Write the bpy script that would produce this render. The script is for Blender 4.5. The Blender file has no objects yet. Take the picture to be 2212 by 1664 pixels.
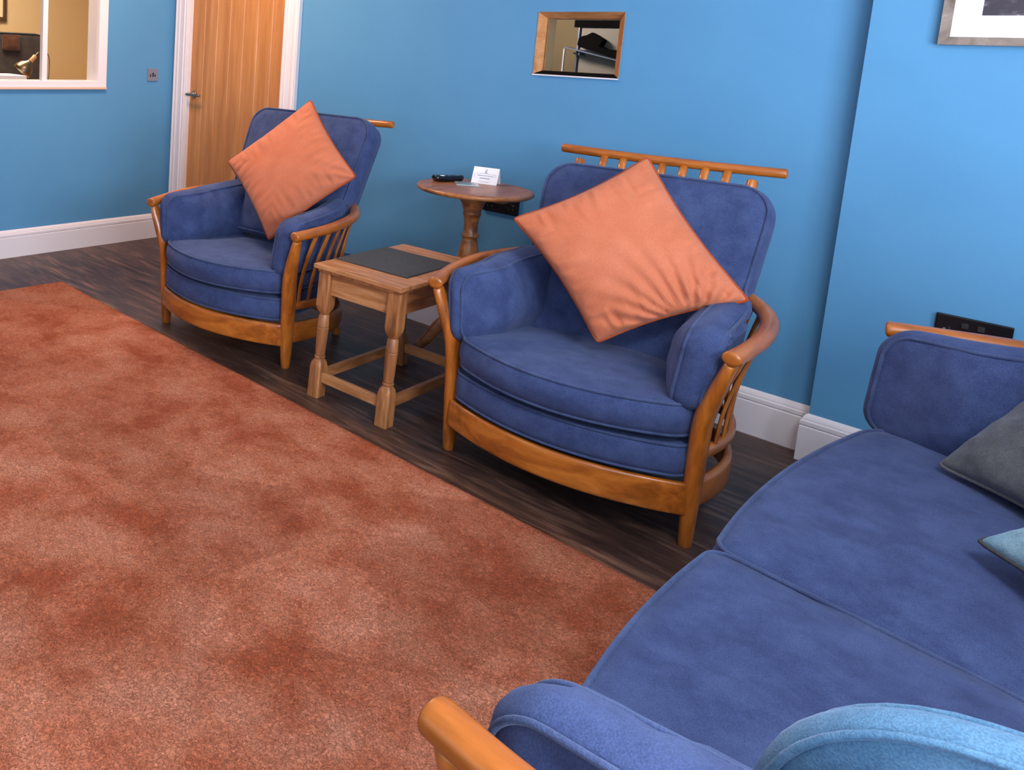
import bpy, bmesh, math, random
from mathutils import Vector, Matrix, noise
random.seed(7)
PI = math.pi
S = bpy.context.scene
COL = S.collection

# ------------------------------------------------------------------ camera
f, px, py = 1777.13, 399.86, 337.03
W, Hh = 2212.0, 1664.0
yaw, pitch, roll = 0.88416179, -0.13607697, 0.04540908
cy, sy, cp, sp, cr, sr = math.cos(yaw), math.sin(yaw), math.cos(pitch), math.sin(pitch), math.cos(roll), math.sin(roll)
fwd = Vector((-sy*cp, cy*cp, sp)); rt0 = Vector((cy, sy, 0)); up0 = rt0.cross(fwd)
rt = cr*rt0 + sr*up0; up = -sr*rt0 + cr*up0
cam_d = bpy.data.cameras.new('camera'); cam = bpy.data.objects.new('camera', cam_d); COL.objects.link(cam)
M = Matrix((rt, up, -fwd)).transposed().to_4x4(); M.translation = Vector((4.42270464, -3.4864369, 1.33503533))
cam.matrix_world = M
cam_d.sensor_fit = 'HORIZONTAL'; cam_d.sensor_width = 36.0; cam_d.lens = f/W*36.0
cam_d.shift_x = (W/2 - px)/W; cam_d.shift_y = -(Hh/2 - py)/W
cam_d.clip_start = 0.05; cam_d.clip_end = 60
S.camera = cam

# ------------------------------------------------------------------ light
wd = bpy.data.worlds.new('world'); S.world = wd; wd.use_nodes = True
bg = wd.node_tree.nodes['Background']; bg.inputs[0].default_value = (.55, .72, 1, 1); bg.inputs[1].default_value = 0.15
def area(name, loc, target, sx, sy_, power, color):
    d = bpy.data.lights.new(name, 'AREA'); d.shape = 'RECTANGLE'; d.size = sx; d.size_y = sy_; d.energy = power; d.color = color
    o = bpy.data.objects.new(name, d); COL.objects.link(o); o.location = loc
    o.rotation_euler = (Vector(target)-Vector(loc)).to_track_quat('-Z', 'Y').to_euler(); return o
area('window_light_right', (5.66, -2.55, 1.38), (0, -2.3, 1.0), 2.3, 1.02, 185, (.86, .93, 1))
area('front_right_fill_light', (5.1, -5.12, 1.62), (4.3, -1.2, .6), 1.0, 1.3, 34, (.84, .92, 1))  # unseen daylight added behind the camera to lift the sofa seats
area('sofa_fill_light', (4.95, -2.7, 2.46), (4.9, -2.6, 0), .6, .6, 52, (.88, .94, 1))  # added overhead fill for the sofa, no such fitting known
area('front_fill_light', (2.0, -5.1, 1.6), (2.0, 0, 1.0), 2.8, 1.4, 14, (1, .90, .82))  # broad weak fill added from the unseen front side
area('hall_ceiling_lamp', (1.0, -1.0, 2.46), (1.0, -.9, 0), .5, .5, 46, (1, .66, .42))
area('office_ceiling_lamp', (-1.2, -.9, 2.42), (-1.2, -.9, 0), 1.0, 1.0, 66, (1, .86, .66))
area('store_fill_light', (2.15, .22, 1.75), (2.45, .8, 1.35), .3, .15, 5, (1, .9, .8))  # added fill behind the hatch, placed to keep the board out of shadow
S.view_settings.view_transform = 'Standard'; S.view_settings.look = 'None'
S.view_settings.exposure = 0.0; S.view_settings.gamma = 1.0; S.view_settings.use_curve_mapping = False

# ------------------------------------------------------------------ materials
def lin(c):
    return tuple(((v/255)/12.92 if v/255 <= .04045 else ((v/255+.055)/1.055)**2.4) for v in c) + (1,)
def mat(name):
    m = bpy.data.materials.new(name); m.use_nodes = True
    nt = m.node_tree; return m, nt, nt.nodes['Principled BSDF']
def coords(nt, scale=(1, 1, 1), rot=(0, 0, 0)):
    tc = nt.nodes.new('ShaderNodeTexCoord'); mp = nt.nodes.new('ShaderNodeMapping')
    mp.inputs['Scale'].default_value = scale; mp.inputs['Rotation'].default_value = rot
    nt.links.new(tc.outputs['Object'], mp.inputs['Vector']); return mp.outputs[0]
def nz(nt, vec, scale, detail=4, rough=.5, dist=0):
    n = nt.nodes.new('ShaderNodeTexNoise'); n.inputs['Scale'].default_value = scale; n.inputs['Detail'].default_value = detail
    n.inputs['Roughness'].default_value = rough; n.inputs['Distortion'].default_value = dist
    nt.links.new(vec, n.inputs['Vector']); return n.outputs['Fac']
def ramp(nt, fac, stops):
    r = nt.nodes.new('ShaderNodeValToRGB'); e = r.color_ramp.elements
    e[0].position, e[0].color = stops[0][0], stops[0][1]; e[1].position, e[1].color = stops[-1][0], stops[-1][1]
    for p_, c_ in stops[1:-1]:
        x = e.new(p_); x.color = c_
    nt.links.new(fac, r.inputs[0]); return r.outputs[0]
def mixc(nt, fac, a, b, mode='MIX'):
    m = nt.nodes.new('ShaderNodeMix'); m.data_type = 'RGBA'; m.blend_type = mode
    for k, v in ((0, fac), (6, a), (7, b)):
        if hasattr(v, 'is_linked') or hasattr(v, 'links'): nt.links.new(v, m.inputs[k])
        else: m.inputs[k].default_value = v
    return m.outputs[2]
def bump(nt, bsdf, h, strength, dist=.01):
    b = nt.nodes.new('ShaderNodeBump'); b.inputs['Strength'].default_value = strength; b.inputs['Distance'].default_value = dist
    nt.links.new(h, b.inputs['Height']); nt.links.new(b.outputs[0], bsdf.inputs['Normal'])
def plain(name, c, rough=.5, metal=0, spec=.5):
    m, nt, b = mat(name); b.inputs['Base Color'].default_value = lin(c); b.inputs['Roughness'].default_value = rough
    b.inputs['Metallic'].default_value = metal; b.inputs['Specular IOR Level'].default_value = spec
    n = nz(nt, coords(nt), 60, 3); bump(nt, b, n, .04, .002); return m
def wood(name, c1, c2, c3, rough=.32, scale=(30, 30, 3), rot=(0, 0, 0), bs=.1, coat=.3):
    m, nt, b = mat(name); v = coords(nt, scale, rot)
    n1 = nz(nt, v, 1.0, 6, .6, .6); n2 = nz(nt, v, 5, 3, .6)
    c = ramp(nt, n1, [(.3, lin(c1)), (.5, lin(c2)), (.72, lin(c3))])
    d = ramp(nt, n2, [(.35, (.75, .75, .75, 1)), (.6, (1, 1, 1, 1))])
    o = mixc(nt, .6, c, d, 'MULTIPLY'); nt.links.new(o, b.inputs['Base Color'])
    b.inputs['Roughness'].default_value = rough; b.inputs['Coat Weight'].default_value = coat; b.inputs['Coat Roughness'].default_value = .2
    bump(nt, b, n2, bs, .002); return m
def fabric(name, c1, c2, rough=.95, sheen=.35, weave=420, mot=14, sheenc=(.6, .7, 1, 1), bs=.35):
    m, nt, b = mat(name); v = coords(nt)
    n1 = nz(nt, v, mot, 5, .65); n2 = nz(nt, v, weave, 2, .6)
    c = ramp(nt, n1, [(.36, lin(c1)), (.64, lin(c2))])
    g = ramp(nt, n2, [(.38, (.66, .66, .68, 1)), (.62, (1.05, 1.05, 1.05, 1))])
    nt.links.new(mixc(nt, .8, c, g, 'MULTIPLY'), b.inputs['Base Color'])
    b.inputs['Roughness'].default_value = rough; b.inputs['Specular IOR Level'].default_value = .15
    b.inputs['Sheen Weight'].default_value = sheen; b.inputs['Sheen Roughness'].default_value = .5; b.inputs['Sheen Tint'].default_value = sheenc
    bump(nt, b, n2, bs, .002); return m

def make_wall_mat():
    m, nt, b = mat('blue_wall_paint'); v = coords(nt)
    n = nz(nt, v, 2.0, 4, .6)
    c = ramp(nt, n, [(.3, lin((80, 136, 180))), (.7, lin((85, 141, 185)))])
    nt.links.new(c, b.inputs['Base Color']); b.inputs['Roughness'].default_value = .7; b.inputs['Specular IOR Level'].default_value = .25
    bump(nt, b, nz(nt, v, 220, 3, .6), .12, .002); return m
M_wall = make_wall_mat()
M_white = plain('white_gloss_paint', (218, 212, 220), .35)
M_ceil = plain('ceiling_paint', (225, 222, 216), .9)
M_beige = plain('beige_wall_paint', (214, 184, 140), .8)
M_storewall = plain('olive_brown_wall', (150, 128, 96), .8)
M_frame = wood('golden_elm_wood', (122, 62, 18), (168, 92, 30), (196, 118, 48), .3, (24, 24, 4))
M_rail = wood('golden_elm_wood_rail', (130, 66, 20), (172, 94, 30), (200, 120, 48), .3, (4, 24, 24))
M_arm = wood('golden_elm_wood_arm', (134, 70, 22), (168, 92, 30), (188, 110, 42), .3, (20, 3, 20))
M_stool = wood('worn_oak_wood', (112, 68, 38), (158, 100, 58), (190, 132, 84), .45, (40, 40, 4), bs=.2, coat=.1)
M_stooltop = wood('worn_oak_top', (134, 82, 48), (178, 118, 72), (206, 150, 102), .45, (5, 40, 40), bs=.2, coat=.15)
M_stooly = wood('worn_oak_wood_cross', (112, 68, 38), (158, 100, 58), (190, 132, 84), .45, (40, 5, 40), bs=.2, coat=.1)
M_dtable = wood('mahogany_wood', (104, 58, 28), (156, 94, 50), (184, 120, 74), .38, (24, 6, 24), coat=.15)
M_navy = fabric('navy_wool', (52, 64, 104), (66, 80, 122), sheen=.15, sheenc=(.5, .6, 1, 1))
M_pipe = fabric('navy_piping', (54, 66, 102), (68, 82, 122), sheen=.2)
M_orange = fabric('orange_velvet', (192, 106, 74), (200, 116, 86), rough=.7, sheen=.25, mot=5, weave=700, sheenc=(1, .75, .6, 1), bs=.12)
M_opipe = fabric('orange_piping', (160, 70, 40), (172, 80, 48), sheen=.1, sheenc=(1, .6, .4, 1))
M_grey = fabric('grey_felt', (72, 75, 80), (94, 96, 100), sheen=.15)
M_teal = fabric('pale_teal_felt', (104, 142, 160), (132, 166, 182), sheen=.2)
M_denim = fabric('light_blue_wool', (80, 122, 158), (102, 144, 178), sheen=.3)
M_black = plain('black_plastic', (14, 15, 20), .25)
M_dark = plain('dark_plastic', (34, 32, 34), .5)
M_soot = plain('matt_black_felt', (17, 14, 14), .9, spec=.1)
M_chrome = plain('brushed_chrome', (150, 156, 180), .4, .7)
M_brass = plain('antique_brass', (118, 102, 84), .32, 1)
M_steel = plain('satin_nickel', (150, 140, 125), .35, 1)
M_paper = plain('white_card', (235, 235, 245), .8)
M_ink = plain('black_ink', (40, 40, 50), .8)
M_green = plain('grey_print', (120, 132, 140), .3)

def make_slate():
    m, nt, b = mat('dark_slate'); v = coords(nt)
    n = nz(nt, v, 90, 6, .7)
    nt.links.new(ramp(nt, n, [(.3, lin((40, 42, 46))), (.7, lin((66, 66, 70)))]), b.inputs['Base Color'])
    b.inputs['Roughness'].default_value = .65; bump(nt, b, n, .5, .003); return m
M_slate = make_slate()
def make_floor():
    m, nt, b = mat('dark_oak_planks'); v = coords(nt)
    br = nt.nodes.new('ShaderNodeTexBrick'); br.offset = .37
    for k, x in (('Scale', 1), ('Mortar Size', .0015), ('Brick Width', 1.1), ('Row Height', .13), ('Bias', 0)): br.inputs[k].default_value = x
    br.inputs['Color1'].default_value = (.25, .25, .25, 1); br.inputs['Color2'].default_value = (.85, .85, .85, 1); br.inputs['Mortar'].default_value = (0, 0, 0, 1)
    nt.links.new(v, br.inputs['Vector'])
    v2 = coords(nt, (2.5, 22, 1)); n = nz(nt, v2, 1.2, 7, .65, 1.2); n3 = nz(nt, v, 5, 5, .6, .8)
    c = ramp(nt, n, [(.3, lin((40, 26, 24))), (.5, lin((76, 54, 46))), (.7, lin((128, 96, 80)))])
    c2 = ramp(nt, n3, [(.3, (.55, .52, .52, 1)), (.7, (1.15, 1.1, 1.1, 1))])
    o = mixc(nt, .8, c, c2, 'MULTIPLY'); o = mixc(nt, .35, o, br.outputs['Color'], 'MULTIPLY')
    nt.links.new(o, b.inputs['Base Color']); b.inputs['Roughness'].default_value = .42
    bump(nt, b, n, .12, .003); return m
M_floor = make_floor()
def make_rug():
    m, nt, b = mat('rust_twist_pile'); v = coords(nt)
    n1 = nz(nt, v, 4.2, 6, .68, .15); n2 = nz(nt, v, 230, 2, .7); n3 = nz(nt, v, 110, 3, .7, 2.0)
    c = ramp(nt, n1, [(.36, lin((182, 88, 54))), (.5, lin((208, 122, 90))), (.64, lin((222, 146, 116)))])
    ch = nt.nodes.new('ShaderNodeTexVoronoi'); ch.feature = 'F1'; ch.distance = 'CHEBYCHEV'; ch.inputs['Scale'].default_value = 2.7; ch.inputs['Randomness'].default_value = .9
    nt.links.new(coords(nt, (1, 1, 1), (0, 0, .9)), ch.inputs['Vector'])
    sep = nt.nodes.new('ShaderNodeSeparateColor'); nt.links.new(ch.outputs['Color'], sep.inputs[0])
    c = mixc(nt, .85, c, ramp(nt, sep.outputs[0], [(0, (.80, .74, .70, 1)), (1, (1.08, 1.10, 1.12, 1))]), 'MULTIPLY')
    g = ramp(nt, n3, [(.39, (.40, .33, .30, 1)), (.5, (.86, .83, .82, 1)), (.62, (1.22, 1.24, 1.27, 1))])
    o = mixc(nt, .85, c, g, 'MULTIPLY'); g2 = ramp(nt, n2, [(.3, (.72, .7, .7, 1)), (.7, (1.1, 1.1, 1.1, 1))])
    nt.links.new(mixc(nt, .6, o, g2, 'MULTIPLY'), b.inputs['Base Color'])
    b.inputs['Roughness'].default_value = 1; b.inputs['Specular IOR Level'].default_value = .05
    b.inputs['Sheen Weight'].default_value = .12; b.inputs['Sheen Tint'].default_value = (1, .7, .55, 1)
    bump(nt, b, n3, 1.0, .012); return m
M_rug = make_rug()
M_door = wood('oak_door', (172, 112, 60), (186, 126, 72), (200, 142, 88), .45, (18, 18, 1.0), bs=.05, coat=.05)
M_hatch = wood('varnished_pine', (176, 112, 66), (200, 138, 90), (216, 158, 112), .4, (6, 20, 20), coat=.1)
M_picframe = wood('weathered_driftwood', (92, 78, 70), (128, 112, 104), (160, 146, 138), .7, (12, 12, 12), coat=0)
M_walnut = wood('dark_walnut', (58, 38, 22), (78, 52, 30), (92, 64, 40), .5)
def make_glass():
    m, nt, b = mat('clear_glass'); b.inputs['Base Color'].default_value = (1, 1, 1, 1); b.inputs['Transmission Weight'].default_value = 1
    b.inputs['Roughness'].default_value = 0; b.inputs['IOR'].default_value = 1.06; return m
M_glass = make_glass()
def make_art():
    m, nt, b = mat('monochrome_seascape_print'); v = coords(nt, (1, 1, 2.2))
    n = nz(nt, v, 9, 6, .6, .8)
    nt.links.new(ramp(nt, n, [(.42, lin((52, 44, 56))), (.5, lin((92, 82, 92))), (.56, lin((196, 184, 188)))]), b.inputs['Base Color'])
    b.inputs['Roughness'].default_value = .4; return m
M_art = make_art()
def make_emit():
    m, nt, b = mat('lit_lampshade'); b.inputs['Base Color'].default_value = lin((240, 210, 150)); b.inputs['Emission Color'].default_value = (1, .78, .42, 1)
    b.inputs['Emission Strength'].default_value = .7; return m
M_lit = make_emit()

# ------------------------------------------------------------------ mesh helpers
def link(name, verts, faces, material, parent=None, smooth=False, bevel=0, label=None):
    me = bpy.data.meshes.new(name); me.from_pydata([tuple(v) for v in verts], [], faces); me.update()
    bm = bmesh.new(); bm.from_mesh(me); bmesh.ops.recalc_face_normals(bm, faces=bm.faces[:])
    if bevel: bmesh.ops.bevel(bm, geom=bm.edges[:], offset=bevel, segments=2, profile=.7, affect='EDGES')
    bm.to_mesh(me); bm.free()
    me.materials.append(material)
    if smooth: me.polygons.foreach_set('use_smooth', [True]*len(me.polygons))
    o = bpy.data.objects.new(name, me); COL.objects.link(o)
    if parent: o.parent = parent
    if label: o['label'] = label
    return o
class MB:
    def __init__(s): s.v = []; s.f = []
    def add(s, v, f):
        n = len(s.v); s.v += [Vector(x) for x in v]; s.f += [tuple(i+n for i in q) for q in f]; return s
    def box(s, a, b, fn=None):
        x0, y0, z0 = a; x1, y1, z1 = b
        v = [(x0, y0, z0), (x1, y0, z0), (x1, y1, z0), (x0, y1, z0), (x0, y0, z1), (x1, y0, z1), (x1, y1, z1), (x0, y1, z1)]
        if fn: v = [fn(Vector(q)) for q in v]
        return s.add(v, [(0, 3, 2, 1), (4, 5, 6, 7), (0, 1, 5, 4), (1, 2, 6, 5), (2, 3, 7, 6), (3, 0, 4, 7)])
    def build(s, name, m, parent=None, **k): return link(name, s.v, s.f, m, parent, **k)
def catmull(P, n=8, closed=False):
    P = [Vector(p) for p in P]; out = []; N = len(P); rng = N if closed else N-1
    for i in range(rng):
        if closed: a, b, c, d = P[(i-1) % N], P[i], P[(i+1) % N], P[(i+2) % N]
        else: a, b, c, d = P[max(i-1, 0)], P[i], P[i+1], P[min(i+2, N-1)]
        for k in range(n):
            t = k/n
            out.append(.5*((2*b)+(-a+c)*t+(2*a-5*b+4*c-d)*t*t+(-a+3*b-3*c+d)*t*t*t))
    if not closed: out.append(P[-1])
    return out
def sweep(path, rx, ry=None, ref=(0, 1, 0), seg=14, closed=False, rnd=True, power=2.0):
    """sweep an (super)ellipse; rx along cross(t,ref), ry along the other; rx,ry number or fn(t)"""
    P = [Vector(p) for p in path]; n = len(P); ry = rx if ry is None else ry
    fx = rx if callable(rx) else (lambda t: rx); fy = ry if callable(ry) else (lambda t: ry)
    v = []; fc = []; ref = Vector(ref).normalized()
    rings = []
    for i, p in enumerate(P):
        if closed: t = (P[(i+1) % n]-P[(i-1) % n])
        else: t = P[min(i+1, n-1)]-P[max(i-1, 0)]
        t.normalize(); a = t.cross(ref)
        if a.length < .05: a = t.cross(Vector((.3, .1, 1)))
        a.normalize(); b = a.cross(t).normalized()
        u = i/(n-1) if n > 1 else 0
        rings.append((p, t, a, b, fx(u), fy(u)))
    def ring(p, a, b, x, y):
        o = []
        for k in range(seg):
            th = 2*PI*k/seg; c, s_ = math.cos(th), math.sin(th)
            if power != 2: c = math.copysign(abs(c)**(2/power), c); s_ = math.copysign(abs(s_)**(2/power), s_)
            o.append(p + a*(x*c) + b*(y*s_))
        return o
    R = []
    if not closed and rnd:
        p, t, a, b, x, y = rings[0]; m = min(x, y)
        for q in (.97, .85, .6, .3): s_ = math.sqrt(1-q*q)**.6; R.append(ring(p - t*(m*q*.35), a, b, x*s_, y*s_))
    for p, t, a, b, x, y in rings: R.append(ring(p, a, b, x, y))
    if not closed and rnd:
        p, t, a, b, x, y = rings[-1]; m = min(x, y)
        for q in (.3, .6, .85, .97): s_ = math.sqrt(1-q*q)**.6; R.append(ring(p + t*(m*q*.35), a, b, x*s_, y*s_))
    for r in R: v += r
    m = len(R)
    for i in range(m if closed else m-1):
        for k in range(seg):
            j = (i+1) % m; fc.append((i*seg+k, i*seg+(k+1) % seg, j*seg+(k+1) % seg, j*seg+k))
    if not closed: fc.append(tuple(range(seg))[::-1]); fc.append(tuple((m-1)*seg+k for k in range(seg)))
    return v, fc
def lathe(prof, seg=28, c=(0, 0, 0), fn=None):
    v = []; fc = []; n = len(prof)
    for r, z in prof:
        for k in range(seg):
            th = 2*PI*k/seg; v.append(Vector((c[0]+r*math.cos(th), c[1]+r*math.sin(th), c[2]+z)))
    for i in range(n-1):
        for k in range(seg): fc.append((i*seg+k, i*seg+(k+1) % seg, (i+1)*seg+(k+1) % seg, (i+1)*seg+k))
    fc.append(tuple(range(seg))[::-1]); fc.append(tuple((n-1)*seg+k for k in range(seg)))
    if fn: v = [fn(q) for q in v]
    return v, fc
def empty(name, label, cat, loc=(0, 0, 0), rz=0, group=None):
    o = bpy.data.objects.new(name, None); COL.objects.link(o); o.location = loc; o.rotation_euler = (0, 0, rz); o.empty_display_size = .1
    o['label'] = label; o['category'] = cat
    if group: o['group'] = group
    return o
def tag(o, label, cat, group=None):
    o['label'] = label; o['category'] = cat
    if group: o['group'] = group
    return o
def struct(o, label, cat): o['kind'] = 'structure'; o['label'] = label; o['category'] = cat; return o

# rounded rectangle outline in metric space, CCW, centre at (0,0)
def rrect(w, h, r, n=8, per=10):
    if not isinstance(r, (list, tuple)): r = [r]*4      # order: (+,+) (-,+) (-,-) (+,-)
    pts = []; sg = [(1, 1), (-1, 1), (-1, -1), (1, -1)]
    arcs = []
    for i, (sx, sy_) in enumerate(sg):
        cx, cy_ = sx*(w-r[i]), sy_*(h-r[i]); a0 = i*PI/2
        arcs.append([Vector((cx+r[i]*math.cos(a0+PI/2*k/n), cy_+r[i]*math.sin(a0+PI/2*k/n))) for k in range(n+1)])
    for i in range(4):
        pts += arcs[i]; a, b = arcs[i][-1], arcs[(i+1) % 4][0]
        for k in range(1, per): pts.append(a.lerp(b, k/per))
    return pts
def cushion(name, outline, th, crown, fn, parent, material=None, pipem=None, crown2=None, K=12, bulge=.012, wr=.004, seed=0, pr=.0045, pw=2.6, flat=.0, label=None, pipes=(1, -1)):
    """boxed cushion: two crowned panels, a bulging boxing strip, two rows of piping as children"""
    material = material or M_navy; pipem = pipem or M_pipe; crown2 = crown if crown2 is None else crown2
    n = len(outline); c = Vector((sum(p.x for p in outline)/n, sum(p.y for p in outline)/n))
    v = []; fc = []
    def hgt(s, cr): return th/2 + cr*(1-s**pw)
    def disp(p, s):
        q = Vector((p[0]*9+seed*7.3, p[1]*9+seed, p[2]*9)); d = noise.noise(q)*.6+noise.noise(q*2.7)*.4
        e = wr*d*(.4+1.1*s*s)
        # gathers running in from the seam
        e += wr*.9*noise.noise(Vector((p[0]*38+seed, p[1]*38, p[2]*12)))*max(0, s-.55)*2*(1-max(0, s-.93)/.07)
        return e
    rings = []
    for k in range(1, K+1):
        s = k/K; rings.append([Vector((c.x+(p.x-c.x)*s, c.y+(p.y-c.y)*s, hgt(s, crown)+disp((p.x*s, p.y*s, 1), s))) for p in outline])
    nor = []
    for i in range(n):
        t = outline[(i+1) % n]-outline[(i-1) % n]; nor.append(Vector((t.y, -t.x)).normalized())
    B = 5
    for k in range(1, B):
        z = th/2 - th*k/B; bl = bulge*math.sin(PI*k/B)
        rings.append([Vector((p.x+nor[i].x*(bl+.6*disp((p.x, p.y, z*3), .5)), p.y+nor[i].y*(bl+.6*disp((p.x, p.y, z*3), .5)), z)) for i, p in enumerate(outline)])
    for k in range(K, 0, -1):
        s = k/K; rings.append([Vector((c.x+(p.x-c.x)*s, c.y+(p.y-c.y)*s, -hgt(s, crown2)-disp((p.x*s, p.y*s, -1), s))) for p in outline])
    v.append(Vector((c.x, c.y, hgt(0, crown))))
    for r in rings: v += r
    v.append(Vector((c.x, c.y, -hgt(0, crown2))))
    for i in range(n): fc.append((0, 1+i, 1+(i+1) % n))
    for r in range(len(rings)-1):
        for i in range(n): fc.append((1+r*n+i, 1+(r+1)*n+i, 1+(r+1)*n+(i+1) % n, 1+r*n+(i+1) % n))
    L = 1+(len(rings)-1)*n
    for i in range(n): fc.append((len(v)-1, L+(i+1) % n, L+i))
    v = [fn(q) for q in v]
    o = link(name, v, fc, material, parent, smooth=True, label=label)
    for sgn in pipes:
        path = [fn(Vector((p.x, p.y, sgn*(th/2+.001)))) for p in outline]
        pv, pf = sweep(path, pr, seg=7, closed=True, ref=(.13, .2, .97)); link('piping', pv, pf, pipem, o if parent else o, smooth=True)
    return o
def pillow(name, corners, thick, material, pipem, label, cat, group=None, N=30, seed=0, pinch=.05, folds=.004, foldc=None, sag=0):
    """knife edge scatter cushion from its four 3D corners (in order round it); front normal = (c1-c0)x(c3-c0) side"""
    c = [Vector(p) for p in corners]; ctr = sum(c, Vector())/4
    nrm = (c[3]-c[0]).cross(c[1]-c[0]).normalized()
    c = [p-ctr for p in c]
    def bil(u, v):
        # concave edges: pull edge midpoints inwards
        uu = u*2-1; vv = v*2-1
        uu2 = uu*(1-pinch*(1-vv*vv)*abs(uu)**3); vv2 = vv*(1-pinch*(1-uu*uu)*abs(vv)**3)
        # round the four corners a little
        k = .022*(abs(uu)**14)*(abs(vv)**14); uu2 *= 1-k; vv2 *= 1-k
        U, V = (uu2+1)/2, (vv2+1)/2
        return c[0]*(1-U)*(1-V)+c[1]*U*(1-V)+c[2]*U*V+c[3]*(1-U)*V
    def h(u, v):
        uu = u*2-1; vv = v*2-1
        b = max(0, (1-uu**2))*max(0, (1-vv**2)); base = thick/2*(b**.42)
        g = noise.noise(Vector((u*5+seed, v*5, seed)))*.006
        e = max(abs(uu), abs(vv))
        q = 1 if abs(uu) > abs(vv) else 0
        al = v if q else u
        fr = noise.noise(Vector((al*26+seed*3, e*2.2, seed)))*folds*max(0, e-.35)*1.6*min(1, (1-e)*9)
        return base+(g+fr)*min(1, b*6)
    vs = []; fc = []
    grid = [[None]*(N+1) for _ in range(N+1)]; gb = [[None]*(N+1) for _ in range(N+1)]
    for i in range(N+1):
        for j in range(N+1):
            u = .5-.5*math.cos(PI*i/N); v = .5-.5*math.cos(PI*j/N)
            u = u*.55+i/N*.45; v = v*.55+j/N*.45
            p = bil(u, v)
            if foldc:   # fan of soft creases radiating from a corner/side
                fu, fv, amp, frq = foldc; d = math.hypot(u-fu, v-fv); an = math.atan2(v-fv, u-fu)
                cre = amp*math.sin(an*frq+2*noise.noise(Vector((u*3, v*3, 2))))*math.exp(-(d/.42)**2)*min(1, d*6)
            else: cre = 0
            hh = h(u, v); grid[i][j] = len(vs); vs.append(p+nrm*(hh+cre*min(1, hh*60)))
            if i in (0, N) or j in (0, N): gb[i][j] = grid[i][j]
            else: gb[i][j] = len(vs); vs.append(p-nrm*h(u, v)*.75)
    for i in range(N):
        for j in range(N):
            fc.append((grid[i][j], grid[i+1][j], grid[i+1][j+1], grid[i][j+1]))
            fc.append((gb[i][j], gb[i][j+1], gb[i+1][j+1], gb[i+1][j]))
    o = link(name, vs, fc, material, smooth=True); o.location = ctr; tag(o, label, cat, group)
    path = []
    for k in range(N): path.append(vs[grid[k][0]])
    for k in range(N): path.append(vs[grid[N][k]])
    for k in range(N, 0, -1): path.append(vs[grid[k][N]])
    for k in range(N, 0, -1): path.append(vs[grid[0][k]])
    pv, pf = sweep(path, .0045, seg=8, closed=True, ref=nrm); link('piping', pv, pf, pipem, o, smooth=True)
    return o

# ------------------------------------------------------------------ the room
XR, YF, ZC, BX, BY = 5.7, -5.2, 2.5, 3.72, -.08
def wall(name, axis, at, thick, a0, a1, z0, z1, holes, m, label):
    """wall in plane axis=at (thickness away from the room), holes as (a0,a1,z0,z1)"""
    ca = sorted({a0, a1, *[h[0] for h in holes], *[h[1] for h in holes]}); cz = sorted({z0, z1, *[h[2] for h in holes], *[h[3] for h in holes]})
    mb = MB(); t0, t1 = min(at, at+thick), max(at, at+thick)
    for i in range(len(ca)-1):
        for j in range(len(cz)-1):
            if any(h[0] <= ca[i] and ca[i+1] <= h[1] and h[2] <= cz[j] and cz[j+1] <= h[3] for h in holes): continue
            if axis == 'y': mb.box((ca[i], t0, cz[j]), (ca[i+1], t1, cz[j+1]))
            else: mb.box((t0, ca[i], cz[j]), (t1, ca[i+1], cz[j+1]))
    o = mb.build(name, m); bm = bmesh.new(); bm.from_mesh(o.data); bmesh.ops.remove_doubles(bm, verts=bm.verts[:], dist=1e-5)
    # drop internal faces shared by two cells
    seen = {}
    for f_ in bm.faces: seen.setdefault(tuple(sorted(v.index for v in f_.verts)), []).append(f_)
    dd = [f_ for L in seen.values() if len(L) > 1 for f_ in L]
    bmesh.ops.delete(bm, geom=dd, context='FACES'); bmesh.ops.recalc_face_normals(bm, faces=bm.faces[:]); bm.to_mesh(o.data); bm.free()
    return struct(o, label, 'wall')
DX0, DX1, DH = .145, 1.035, 2.04
HX0, HX1, HZ0, HZ1 = 2.560, 2.924, 1.272, 1.540
WY1, WY0, WZ0, WZ1 = -.553, -2.3, 1.03, 2.05
wall('wall_back', 'y', 0, .12, -.12, XR, 0, ZC, [(DX0, DX1, 0, DH), (HX0, HX1, HZ0, HZ1)], M_wall, 'blue painted wall behind the armchairs')
wall('wall_left', 'x', 0, -.12, YF, 0, 0, ZC, [(WY0, WY1, WZ0, WZ1)], M_wall, 'blue painted wall with the internal window')
wall('wall_right', 'x', XR, .12, YF, .12, 0, ZC, [(-3.75, -1.35, .85, 1.92)], M_wall, 'blue painted wall with the daylight window, out of view')
wall('wall_front', 'y', YF, -.12, -.12, XR+.12, 0, ZC, [(.6, 3.4, .85, 2.25), (4.6, 5.62, .95, 2.29)], M_wall, 'blue painted wall opposite, out of view')
o = MB().box((BX, BY, 0), (XR, -.001, ZC)).build('wall_chimney', M_wall); struct(o, 'blue chimney breast standing forward on the right', 'wall')
o = MB().box((-.12, YF-.12, -.1), (XR+.12, .12, 0)).build('floor', M_floor); struct(o, 'dark brown wood plank floor', 'floor')
o = MB().box((-.12, YF-.12, ZC), (XR+.12, .12, ZC+.1)).build('ceiling', M_ceil); struct(o, 'plain off-white ceiling', 'ceiling')

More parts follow.
